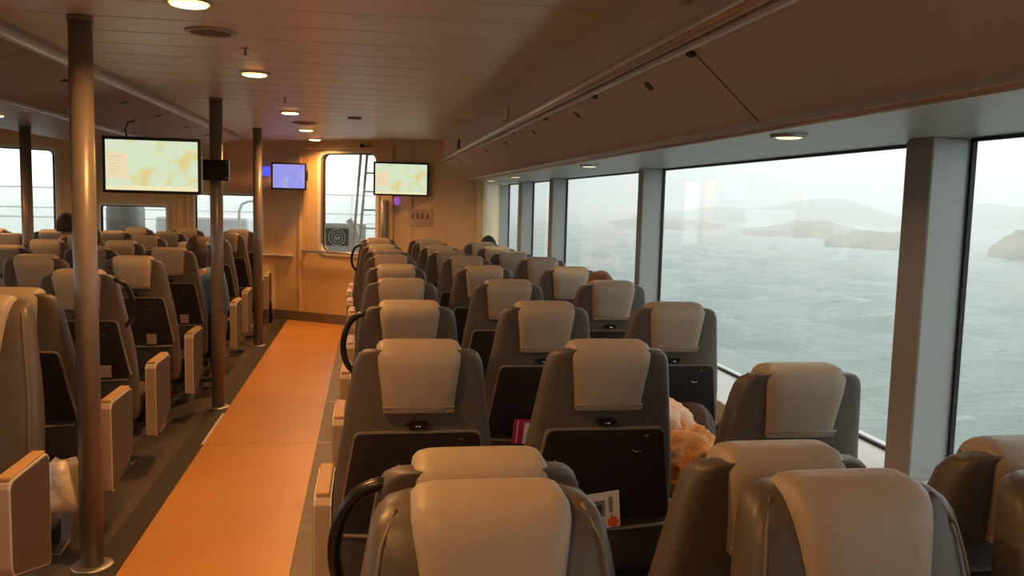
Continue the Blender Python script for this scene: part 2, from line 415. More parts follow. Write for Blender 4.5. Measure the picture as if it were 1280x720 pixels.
for y in (5.2, 6.35, 7.3, 8.4, 9.4, 10.0):
    mb = MB(); c = Vector((-1.66, y, 2.207)); n = Vector((.21, 0, -.98)); d = Vector((-.98, 0, -.21)); ax = Vector((0,1,0))
    pts = [c + d*(.03*math.cos(a)) + ax*(.03*math.sin(a)) for a in [2*PI*k/12 for k in range(12)]]
    mb.add([p - n*.002 for p in pts] + [p + n*.003 for p in pts], [list(range(12)), list(range(12, 24))] + [(k, (k+1)%12, 12+(k+1)%12, 12+k) for k in range(12)]); mb.build('latch', black_pl, lb)
mb = MB(); mb.prism([(-1.86, 2.045), (-1.76, 2.05), (-1.70, 2.185), (-1.80, 2.165)], 1, 5.75, 5.77, .002)
tag(mb.build('pictogram_sign', signpale_m), 'pale green slanted sign under the left overhead casing', 'sign')

# ------------------------------------------------------------------ poles
def pole(x, y, zt, label, r=.046):
    t = empty('pole', (x, y, 0), 0, label, 'pole', 'cabin support poles')
    mb = MB(); mb.lathe([(r, .005), (r, zt-.012)], n=32); mb.build('shaft', pole_m, t)
    mb = MB(); mb.lathe([(.085, 0), (.085, .006), (.08, .010), (r+.001, .012)], n=32); mb.build('floor_flange', steel_m, t)
    mb = MB(); mb.lathe([(r+.004, zt-.02), (r+.004, zt-.0)], n=32); mb.build('ceiling_collar', pole_m, t)
pole(-1.155, 3.79, CZ, 'thick round metal pole nearest the camera, left of the aisle')
pole(-1.11, 6.65, CZ, 'round metal pole beside the aisle carrying the large screen')
pole(-1.16, 9.43, CZ, 'round metal pole beside the aisle nearest the front wall')
pole(-2.94, 8.12, 2.15, 'round metal pole at far left in front of the left window')

# ------------------------------------------------------------------ lamps and ceiling fittings
def downlight(x, y, z, label, glowm, power, r=.085, group='ceiling downlights', spot=WARM):
    t = empty('downlight', (x, y, z), 0, label, 'ceiling light', group)
    mb = MB(); mb.lathe([(r*.80, -.001), (r*.84, -.010), (r*1.0, -.010), (r*1.06, -.002), (r*1.06, .004), (r*.8, .004)], n=28); mb.build('trim_ring', steel_m, t)
    dome = .011 if glowm is lamp_glow else .005
    mb = MB(); mb.lathe([(r*.80, -.003), (r*.80, -.004), (r*.74, -.005-dome), (r*.6, -.008-dome), (r*.1, -.009-dome)], n=28); ln = mb.build('lens', glowm, t)
    if glowm is lamp_glow:
        mb = MB(); mb.lathe([(r*.815, -.010), (r*.765, -.005-dome), (r*.76, -.005-dome), (r*.81, -.010)], n=28); mb.build('halo_rim', lamp_halo_glow, ln)  # glowing band added to throw an orange halo on the ceiling
    if power:
        l = bpy.data.lights.new('lamp', 'AREA'); l.shape = 'DISK'; l.size = r*1.7; l.energy = power; l.color = spot; l.spread = math.radians(150)
        lo = bpy.data.objects.new('lamp', l); COL.objects.link(lo); lo.parent = t; lo.location = (0, 0, -.034)
for y, lab in ((-1.9, 'rearmost aisle downlight, behind the viewer'), (.0, 'aisle downlight above the viewer'), (1.65, 'aisle downlight just outside the top of the frame'),
               (3.38, 'glowing aisle downlight cut by the top edge of the frame'), (5.21, 'large glowing aisle downlight beyond the speaker grille'), (7.48, 'glowing aisle downlight third from the front wall'),
               (9.33, 'glowing aisle downlight second from the front wall'), (10.80, 'glowing aisle downlight closest to the front wall')):
    downlight(-.655, y, CZ, lab, lamp_glow, LAMP_W)
for y, lab in ((2.56, 'window soffit downlight nearest the camera'), (5.06, 'window soffit downlight above the second pillar'), (7.70, 'small window soffit downlight above the third pillar'), (9.3, 'window soffit downlight next to the front wall')):
    downlight(1.30, y, 1.8335, lab, lamp_dim, 1.2, r=.055, group='soffit downlights', spot=(1,.68,.38))
for y in (4.4, 7.0, 9.8):
    downlight(-2.72, y, 2.149, 'downlight under the left overhead casing', lamp_glow, 4, r=.05, group='left casing downlights')
downlight(-3.9, 9.6, CZ, 'left aisle downlight by the front wall', lamp_glow, LAMP_W*.8, group='left aisle downlights'); downlight(-3.9, 7.2, CZ, 'left aisle downlight further back', lamp_glow, LAMP_W*.8, group='left aisle downlights')
downlight(-3.9, 4.5, CZ, 'left aisle downlight beside the near seats', lamp_glow, LAMP_W*.8, group='left aisle downlights')
t = empty('ceiling_speaker', (-.68, 3.97, CZ), 0, 'round recessed speaker with a steel ring between two aisle downlights', 'speaker')
mb = MB(); mb.lathe([(.085, 0), (.088, -.008), (.105, -.008), (.110, 0)], n=32); mb.build('ring', steel_m, t)
mb = MB(); mb.lathe([(.084, -.001), (.084, -.004)], n=32); mb.build('grille', mat('grille', (.12,.08,.06), .6), t)
t = empty('ceiling_speaker', (-.61, 8.46, CZ), 0, 'flat round ceiling disc between the second and third downlights', 'speaker')
mb = MB(); mb.lathe([(.11, 0), (.105, -.012), (.09, -.016)], n=32); mb.build('ring', mat('disc', (.33,.27,.22), .4), t)
mb = MB(); mb.lathe([(.086, -.0165), (.07, -.018)], n=32); mb.build('grille', MATS['grille'], t)
mb = MB(); mb.box((-.19, 7.70, CZ-.012), (-.07, 7.81, CZ-.0), .004)
tag(mb.build('ceiling_vent', MATS['grille']), 'small dark rectangular fitting on the ceiling right of the aisle', 'vent')
for x, y, lab in ((-.59, 4.36, 'tiny ceiling sprinkler near the speaker grille'), (-.60, 6.45, 'tiny ceiling sprinkler between the second and third downlights')):
    t = empty('sprinkler', (x, y, CZ), 0, lab, 'sprinkler', 'ceiling sprinklers')
    mb = MB(); mb.lathe([(.018, 0), (.018, -.004), (.006, -.006), (.006, -.03), (.014, -.032), (.014, -.035)], n=16); mb.build('head', steel_m, t)
t = empty('security_camera', tuple(MA @ Vector((ua(-.06), -.05, 2.235))), 0, 'small dark camera on the wall above the tall front window', 'camera')
mb = MB(); mb.box((-.025, -.05, -.02), (.025, .03, .02), .006); mb.build('body', black_pl, t)
mb = MB(); mb.box((.03, -.02, -.012), (.14, .03, .012), .004); mb.build('arm', wallg_m, t)
t = empty('notice', tuple(MA @ Vector((ua(.605), -.004, 1.39))), math.atan2(B[1]-A[1], B[0]-A[0]), 'cream safety notice with four small dark figures on the front wall', 'sign')
mb = MB(); mb.box((-.165, -.008, -.10), (.165, 0, .10), .002); mb.build('board', mat('notice_board', (.52,.38,.27), .45), t)
for k in range(4):
    mb = MB(); x = -.10+.07*k; mb.box((x-.010, -.012, -.005), (x+.010, -.0075, .035), .002); mb.box((x-.014 + (.01 if k==1 else 0), -.012, -.015), (x+.004+(.012 if k==1 else 0), -.0075, .0), .002); mb.lathe([(.006,.038),(.008,.044),(.005,.051)], (x, -.0095, 0), 10)
    mb.build('figure', mat('notice_red', (.22,.03,.03), .5), t)

# ------------------------------------------------------------------ screens
def screen(name_label, x0, x1, z0, z1, y, smat, table=True):
    t = empty('television', ((x0+x1)/2, y, (z0+z1)/2), 0, name_label, 'television', 'wall and pole mounted screens')
    w, h = (x1-x0)/2, (z1-z0)/2
    mb = MB(); mb.box((-w, 0, -h), (w, .05, h), .006); mb.build('casing', black_pl, t)
    b = .022; s = MB(); s.box((-w+b, -.003, -h+b*1.2), (w-b, .001, h-b)); sc = s.build('screen', smat, t)
    if table:
        W2, H2 = w-b, h-b
        q = MB(); q.box((-W2+.004, -.0045, -H2*.55), (-W2*.52, -.0030, H2*.48)); q.build('table', table_glow, sc)
        q = MB()
        for k in range(6):
            zz = H2*.30 - k*H2*.13; q.box((-W2+.02, -.0055, zz), (-W2*.6 - (k%3)*.02, -.0046, zz+.003))
        q.build('text_lines', line_glow, sc)
        q = MB(); q.box((-W2, -.0045, -H2-.003), (W2, -.0030, -H2+.025)); q.build('footer', cream_glow, sc)
    return t
tv = screen('large screen on the pole by the left seats showing a yellow and green map', -1.658, -1.060, 1.595, 1.950, 5.80, map_m)
mb = MB(); mb.box((-.12, .045, -.10), (.12, .10, .10), .01); mb.build('rear_housing', black_pl, tv)
mb = MB(); mb.tube([(-.16, .07, .16), (-.18, .08, .22), (-.165, .10, .27), (-.13, .12, .285)], .006, 8); mb.build('cable', black_pl, tv)
t = empty('mount', (-1.11, 6.59, 1.775), 0, 'dark rectangular bracket clamped to the second pole behind the large screen', 'bracket')
mb = MB(); mb.box((-.165, -.055, -.075), (.105, -.005, .075), .004); mb.build('plate', black_pl, t)
mb = MB(); mb.box((-.20, -.68, -.03), (-.14, -.02, .03), .004); mb.build('arm', black_pl, t)
for zz in (-.06, .05):
    mb = MB(); mb.lathe([(.005, 0), (.005, .01)], (.09, -.058, zz), 10); mb.build('bolt', chrome_m, t)
tv = screen('right hand screen beside the tall front window showing a yellow map', .047, .690, 1.640, 2.030, 10.20, map_m)
mb = MB(); mb.box((-.10, .05, -.10), (.10, .10, .10), .01); mb.box((.0, .09, -.04), (.06, .20, .04)); mb.build('wall_bracket', black_pl, tv)
tv = screen('small screen with a lavender blue picture on the front wall', -1.205, -.775, 1.678, 2.018, 11.12, blue_scr, False)
mb = MB(); mb.box((-.08, .05, -.08), (.08, .10, .08), .01); mb.box((-.03, .09, -.03), (.03, .16, .03)); mb.build('wall_bracket', black_pl, tv)
mb = MB(); mb.box((.217, .0, -.05), (.232, .04, .08), .004); mb.build('side_module', black_pl, tv)
mb = MB(); mb.box((-1.36, 11.50, 1.86), (-1.27, 11.56, 1.97), .01); tag(mb.build('indicator_lamp', blue_led), 'bright blue indicator glowing left of the small blue screen', 'indicator')
mb = MB(); mb.lathe([(.02,0),(.035,.02),(.035,.08),(.02,.10)], (.33, 10.42, 1.53), 16); tag(mb.build('indicator_lamp', mat('violet_led', (.3,.15,.4), .5, emit=(.35,.15,.8), estr=.5)), 'faint violet indicator below the right hand screen', 'indicator')

# ------------------------------------------------------------------ the seat
def yb(z): return -.052 + (1.16 - z)*.20          # rear surface of the backrest
BACK = [(.352, .20, .06), (.362, .232, .10), (.40, .243, .115), (.50, .248, .125), (.60, .248, .13), (.70, .245, .13), (.80, .236, .125), (.88, .225, .12),
        (.96, .212, .115), (1.04, .200, .112), (1.10, .191, .108), (1.135, .184, .10), (1.155, .174, .088), (1.168, .158, .066), (1.174, .13, .04)]
def bq(z):
    for a, b in zip(BACK, BACK[1:]):
        if a[0] <= z <= b[0]:
            t = (z-a[0])/(b[0]-a[0]); return a[1]+(b[1]-a[1])*t, a[2]+(b[2]-a[2])*t
    return BACK[-1][1:]
def onback(x, z, off): return Vector((x, yb(z)-off, z))
def slab(mb, poly, off0, off1):
    n = len(poly)
    mb.add([onback(x, z, off0) for x, z in poly] + [onback(x, z, off1) for x, z in poly],
           [list(range(n)), list(range(n, 2*n))] + [(i, (i+1)%n, n+(i+1)%n, n+i) for i in range(n)])
def traytrap(zt, zb_, wt, wb, r=.025):
    pts = []
    for cx, cz, a0 in ((wt-r, zt-r, 0), (-wt+r, zt-r, PI/2)):
        for k in range(5):
            a = a0 + PI/2*k/4; pts.append((cx+r*math.cos(a), cz+r*math.sin(a)))
    pts += [(-wb, zb_), (wb, zb_)]
    return pts
def arm_panel(parent, side):
    t = bpy.data.objects.new('aisle_armrest', None); COL.objects.link(t); t.parent = parent
    x1 = side*.312; x0 = side*.258
    P = [(.33, .60), (.345, .618), (.36, .625), (.655, .625), (.675, .617), (.685, .60), (.685, .33), (.672, .30), (.355, .205), (.338, .215)]
    P = [(a-.09, b+.02) for a, b in P]
    mb = MB(); mb.prism(P, 0, min(x0, x1), max(x0, x1), .004); mb.build('arm_body', armb_m, t)
    c = (.42, .44); Q = [(c[0]+(p[0]-c[0])*.965, c[1]+(p[1]-c[1])*.972) for p in P]
    mb = MB(); mb.prism(Q, 0, min(x0, x1)-.0025, max(x0, x1)+.0025, .001); mb.build('side_cover', armc_m, t)
    mb = MB(); mb.prism(P, 0, max(x0,x1)-.006, max(x0,x1)+.001); mb.prism(P, 0, min(x0,x1)-.001, min(x0,x1)+.006); mb.build('edge_band', armw_m, t)
    mb = MB(); mb.box((min(x0,x1)+.004, .262, .640), (max(x0,x1)-.004, .578, .656), .005); mb.build('arm_pad', pad_m, t)
    mb = MB(); mb.box((min(x0, side*.20), .32, .29), (max(x0, side*.20), .50, .36), .01); mb.build('arm_support', base_m, t)
    return t
def make_seat(aisle=0, handle=False):
    """local +Y is the way the sitter faces; aisle = side (-1/+1) of the big end panel"""
    r = bpy.data.objects.new('ferry_seat', None); COL.objects.link(r); r.empty_display_size = .1
    mb = MB(); mb.loft([superring(0, yb(z)+d/2*1.0, z, w, d/2, 5) for z, w, d in BACK]); mb.build('backrest', leather, r)
    # side piping along the front edges
    mb = MB()
    for s in (-1, 1): mb.tube([(s*bq(z)[0]*.90, yb(z)+bq(z)[1]*.985, z) for z in [.42+.0438*k for k in range(18)]], .003, 6)
    mb.build('piping', pipe_m, r)
    HR = [(.985, .103, .150), (.990, .1055, .158), (1.02, .107, .162), (1.07, .112, .168), (1.12, .119, .166), (1.155, .124, .152), (1.174, .122, .126), (1.186, .114, .096), (1.193, .102, .062), (1.196, .084, .03)]
    mb = MB(); mb.loft([superring(0, yb(z)-.014+ (.062 if z < 1.15 else .062+(z-1.15)*.1) - .004 + .012, z, w, d/2, 5.5, 36) for z, w, d in HR]); h = mb.build('headrest', tan, r)
    mb = MB(); slab(mb, [(-.101, .988), (.101, .988), (.103, 1.003), (-.103, 1.003)], .020, .006); mb.tube([onback(-.103, 1.006, .021), onback(.103, 1.006, .021)], .0035, 6)
    mb.build('hem', tan_hem, h)
    # rear tray, latch, pocket
    mb = MB(); slab(mb, traytrap(.927, .625, .188, .232), -.03, .012); mb.build('tray_rim', edge_m, r)
    mb = MB(); slab(mb, traytrap(.922, .622, .183, .228, .022), -.02, .015); tr = mb.build('tray_table', tray_m, r)
    mb = MB(); mb.tube([onback(.105+.016*math.cos(a), .858+.010*math.sin(a), .016) for a in [PI*1.05+k*PI*.7/6 for k in range(7)]], .0018, 6); mb.build('recess_glint', chrome_m, tr)  # chrome crescent modelled in place of the light reflected in the tray recess
    mb = MB(); mb.add([v for v in [onback(.128+.007*math.cos(a), .902+.004*math.sin(a), .0165) for a in [2*PI*k/8 for k in range(8)]]], [list(range(8))]); mb.build('screw', chrome_m, tr)
    mb = MB(); slab(mb, [(-.034, .948), (-.022, .958), (.022, .958), (.034, .948), (.022, .936), (-.022, .936)], -.005, .014); lt = mb.build('latch', black_pl, r)
    mb = MB(); mb.tube([onback(-.008, .944, .016), onback(.008, .944, .016)], .0035, 8); mb.build('latch_pin', chrome_m, lt)
    mb = MB(); pts = []
    mb.loft([[onback(x, z, .018 + b*(1-(x/.22)**2)*.9) for x in [-.22+.44*k/10 for k in range(11)]] + [onback(x, z, .004) for x in [.22-.44*k/10 for k in range(11)]] for z, b in ((.42, .004), (.46, .02), (.54, .03), (.585, .034), (.60, .03))])
    mb.build('magazine_pocket', net_m, r)
    mb = MB(); mb.tube([onback(x, .60, .019+.032*(1-(x/.22)**2)) for x in [-.22+.44*k/12 for k in range(13)]], .006, 8); mb.build('pocket_elastic', pipe_m, r)
    # cushion and base
    CU = [(.335, .215, .22), (.345, .228, .235), (.38, .235, .243), (.43, .236, .245), (.455, .230, .238), (.468, .20, .21), (.472, .12, .14)]
    mb = MB(); mb.loft([superring(0, .415, z, w, d, 6) for z, w, d in CU]); mb.build('seat_cushion', leather, r)
    mb = MB(); mb.box((-.20, .13, .27), (.20, .60, .336), .012); mb.box((-.225, .24, .235), (.225, .30, .275), .006); mb.build('seat_frame', base_m, r)
    for s in (-.12, .12):
        mb = MB(); mb.prism([(.23, .24), (.31, .24), (.36, .03), (.50, .012), (.50, 0), (.08, 0), (.08, .012), (.20, .03)], 0, s-.02, s+.02, .004); mb.build('leg', steel_m, r)
    if aisle <= 0:
        t = bpy.data.objects.new('armrest', None); COL.objects.link(t); t.parent = r
        mb = MB(); mb.box((.252, .14, .605), (.292, .48, .632), .008); mb.build('arm_pad', pad_m if aisle == 9 else mat('arm_pad_tan', (.40,.33,.20), .45), t)
        mb = MB(); mb.prism([(.15, .61), (.20, .30), (.30, .28), (.46, .60), (.46, .61)], 0, .258, .286, .004); mb.build('arm_support', armb_m, t)
    else:
        t = bpy.data.objects.new('armrest', None); COL.objects.link(t); t.parent = r
        mb = MB(); mb.box((-.292, .14, .605), (-.252, .48, .632), .008); mb.build('arm_pad', mat('arm_pad_tan', (.40,.33,.20), .45), t)
        mb = MB(); mb.prism([(.15, .61), (.20, .30), (.30, .28), (.46, .60), (.46, .61)], 0, -.286, -.258, .004); mb.build('arm_support', armb_m, t)
    if aisle: arm_panel(r, aisle)
    if handle:
        s = aisle; P = []
        ctrl = [(.150, 1.135), (.185, 1.142), (.225, 1.12), (.252, 1.07), (.262, 1.01), (.255, .955), (.236, .915), (.205, .885)]
        pts = [Vector((s*x, yb(z)+.03, z)) for x, z in ctrl]
        out = []
        for i in range(len(pts)-1):
            p0, p1, p2, p3 = pts[max(i-1,0)], pts[i], pts[i+1], pts[min(i+2, len(pts)-1)]
            for k in range(5):
                u = k/5; out.append(.5*((2*p1)+(p2-p0)*u+(2*p0-5*p1+4*p2-p3)*u*u+(3*p1-p0-3*p2+p3)*u**3))
        out.append(pts[-1])
        mb = MB(); mb.tube(out, .0125, 12); mb.build('grab_handle', black_pl, r)
    return r
PROTO = {}; USED = set()
def seat(x, y, aisle, handle, facing, dz, label, group):
    key = (aisle, handle)
    if key not in PROTO: PROTO[key] = make_seat(aisle, handle); o = PROTO[key]
    else: o = copy_tree(PROTO[key])
    o.location = (x, y, dz); o.rotation_euler = (0, 0, 0 if facing > 0 else PI)
    tag(o, label, 'seat', group); return o
ORD = ['first', 'second', 'third', 'fourth', 'fifth', 'sixth', 'seventh', 'eighth', 'ninth', 'tenth']
SEATS = {}
# right block
R = [(1.53, [.205, .79, 1.350], -.05), (2.48, [.147, .715, 1.225], 0), (3.47, [.165, .722, 1.285], 0), (4.45, [.168, .727, 1.288], 0), (5.42, [.172, .727, 1.285], 0), (6.33, [.162, .718, 1.285], 0),
     (7.02, [.150, .660, 1.175], 0), (7.76, [.118, .635, 1.155], 0), (8.54, [.098, .612, 1.125], 0), (9.3, [.10, .61, 1.09], -.01)]
PL = ['aisle', 'middle', 'window']
for i, (y, xs, dz) in enumerate(R):
    for j, x in enumerate(xs):
        if i == 9 and j == 2: continue
        d = dz; yy = y
        if i == 1 and j == 2: d = -.035; yy = 2.27
        extra = ' with a black grab handle' if (j == 0 and i in (0, 2, 8)) else ''
        ex = ', black grab handle' if extra else ''
        lab = '%s seat of first forward row right of the aisle, backing nearest seats%s' % (PL[j], ex) if i == 0 else \
              'grey tan-topped %s seat, %s forward-facing row right of the aisle%s' % (PL[j], ORD[i], ex)
        if i == 1 and j == 2: lab = 'lower reclined grey window seat with tan headrest beside the orange blanket'
        SEATS['R', i, j] = seat(x, yy, -1 if j == 0 else 0, bool(extra), 1, d, lab, 'forward-facing seats right of the aisle')
for j, x in enumerate([.19, .80, 1.29]):
    SEATS['N', j] = seat(x, 1.30, 1 if j == 0 else 0, False, -1, -.035, ['nearest seat by the aisle, facing the camera, with large tan headrest', 'nearest middle seat, facing the camera, with wrinkled tan headrest at lower right', 'nearest window seat, facing the camera, cut by the right edge'][j], 'camera-facing seats right of the aisle')
# left block
L = [(3.83, [-1.46], 0), (4.77, [-1.485, -2.05], 0), (5.84, [-1.49, -2.07], 0), (6.80, [-1.48, -2.03, -2.62], 0), (7.66, [-1.47, -2.05, -2.63, -3.27], 0), (8.60, [-1.50, -2.08, -2.64, -3.28], 0), (9.60, [-1.50, -2.10, -2.64, -3.24, -3.81], 0), (10.60, [-1.52, -2.10, -2.66, -3.25], 0)]
PL2 = ['aisle', 'second', 'third', 'fourth', 'fifth']
for i, (y, xs, dz) in enumerate(L):
    for j, x in enumerate(xs):
        extra = ' with a black grab handle' if (j == 0 and i in (1,)) else ''
        where = 'aisle seat' if j == 0 else '%s seat in from the aisle' % PL2[j]
        lab = 'dark leather %s, %s forward-facing row left of the aisle%s' % (where, ORD[i], ', black grab handle' if extra else '')
        SEATS['L', i, j] = seat(x, y, 1 if j == 0 else 0, bool(extra), 1, dz, lab, 'forward-facing seats left of the aisle')
seat(-1.465, 3.56, -1, False, -1, -.0, 'orange-lit leather seat facing the camera at the left edge', 'camera-facing seats left of the aisle')
# floor tracks the seats are bolted to
mb = MB(); mb.box((-1.49, 2.6, .0), (-1.455, 11.2, .012), .002); tag(mb.build('seat_track', steel_m), 'long silver floor track under the left aisle seats', 'floor track', 'seat floor tracks')
mb = MB(); mb.box((.05, .9, .0), (.085, 9.9, .012), .002); tag(mb.build('seat_track', steel_m), 'long silver floor track under the right aisle seats', 'floor track', 'seat floor tracks')

mb = MB(); mb.tube([(-1.33, 11.12, .30), (-1.27, 11.15, .31), (-1.225, 11.16, .27), (-1.215, 11.16, .15), (-1.215, 11.16, .0)], .022, 12)
tag(mb.build('floor_bracket', black_pl), 'black curved bracket on the floor at the front end of the left seats', 'bracket')

# ------------------------------------------------------------------ loose things
def cloth(name, m, c, rad, amp, sc, seed, label, cat, rot=0, flat=.0):
    bm = bmesh.new(); bmesh.ops.create_icosphere(bm, subdivisions=5, radius=1)
    for v in bm.verts:
        p = v.co.copy(); n = p.normalized()
        q = Vector((p.x*rad[0], p.y*rad[1], p.z*rad[2]))
        f = noise.noise(Vector((q.x*sc*2.2, q.y*sc, q.z*sc*.7)) + Vector((seed, 0, 0))) + .5*noise.noise(q*sc*2.4 + Vector((0, seed, 0)))
        rr = 1 - abs(f)*1.0
        q = q + n*amp*(rr-.6)
        v.co = Matrix.Rotation(rot, 3, 'Y') @ q + Vector(c)
    mb = MB(); mb.frombm(bm, True); o = mb.build(name, m); tag(o, label, cat); return o
cloth('jacket', peach_m, (1.02, 2.93, .845), (.135, .16, .065), .06, 9, 3.1, 'crumpled pale peach jacket heaped between the middle and window seats', 'jacket', rot=.25)
cloth('blanket', orange_m, (1.08, 2.80, .715), (.16, .17, .12), .075, 8.5, 8.4, 'crumpled orange blanket bunched on the seat below the peach jacket', 'blanket', rot=.55)
cloth('backpack', brown_m, (1.20, 3.00, .76), (.09, .12, .10), .03, 6, 5.2, 'dark brown bag behind the orange blanket', 'bag')

# plastic bag hanging beside the left armrest
rings = []
for z, w, d in ((.455, .045, .03), (.45, .055, .05), (.42, .062, .07), (.36, .075, .08), (.30, .085, .085), (.26, .08, .08), (.235, .05, .05), (.23, .02, .02)):
    rings.append([Vector((-1.275 + w*math.cos(a)*(1+.12*math.sin(5*a+z*20)), 3.84 + d*math.sin(a)*(1+.12*math.cos(4*a+z*30)), z + .01*math.sin(3*a))) for a in [2*PI*k/28 for k in range(28)]])
mb = MB(); mb.loft(rings); bag = tag(mb.build('plastic_bag', bag_m), 'white translucent plastic bag hanging behind the left armrest by the near pole', 'bag')

# printed matter in the seat pockets
def placed(o, sx, sy, off=0): o.location = (sx, sy, 0)
def card(name, label, cat, seatkey, u, z, w, h, rot, m, extras):
    so = SEATS[seatkey]; t = empty(name, (so.location.x, so.location.y, so.location.z), 0, label, cat)
    def P(a, b, off):
        ca, sa = math.cos(rot), math.sin(rot); x = u + a*ca - b*sa; zz = z + a*sa + b*ca; return onback(x, zz, off)
    def q(a0, a1, b0, b1, off, mm, nm, th=.002):
        mb = MB(); vs = [P(a, b, o) for o in (off-th, off) for a, b in ((a0,b0),(a1,b0),(a1,b1),(a0,b1))]
        mb.add(vs, [(0,1,2,3),(4,5,6,7),(0,1,5,4),(1,2,6,5),(2,3,7,6),(3,0,4,7)]); return mb.build(nm, mm, t)
    q(-w, w, -h, h, .058, m, 'page')
    for e in extras:
        if e[0] == 'c':
            mb = MB(); mb.add([P(e[1]+e[3]*math.cos(a), e[2]+e[3]*math.sin(a), .0598) for a in [2*PI*k/20 for k in range(20)]], [list(range(20))]); mb.build('print_dot', e[4], t)
        else: q(e[1], e[2], e[3], e[4], .0592, e[5], 'print')
    return t
card('magazine', 'white leaflet with a photo and an orange dot in the pocket of the middle seat', 'leaflet', ('R', 1, 1), -.015, .665, .068, .062, .14, paper_m,
     [('r', -.02, .022, -.02, .036, inkgrey_m), ('r', -.012, .012, -.008, .022, ink_m), ('r', .034, .046, -.01, .044, inkgrey_m), ('r', -.035, -.025, -.01, .03, inkgrey_m), ('r', .038, .046, -.03, -.018, inkgrey_m), ('c', .045, -.042, .018, redprint_m)])
card('magazine', 'magenta booklet with a white page in a seat pocket, behind the aisle seat', 'booklet', ('R', 2, 1), -.075, .645, .045, .055, -.05, pink_m,
     [('r', .0, .045, -.055, .04, paper_m), ('r', -.03, -.026, -.05, .05, paper_m)])

for i, w in ((1, 'third'), (2, 'fourth'), (3, 'fifth')):
    card('card', 'small pale card tucked behind the left aisle seat of the %s forward-facing row' % ORD[i], 'card', ('L', i, 0), .105, .655, .045 if i == 1 else .03, .034, .0, mat('pale_card', (.34,.24,.21), .5), [('r', -.022, .018, -.012, -.006, inkgrey_m), ('r', -.022, .010, .006, .011, inkgrey_m)])

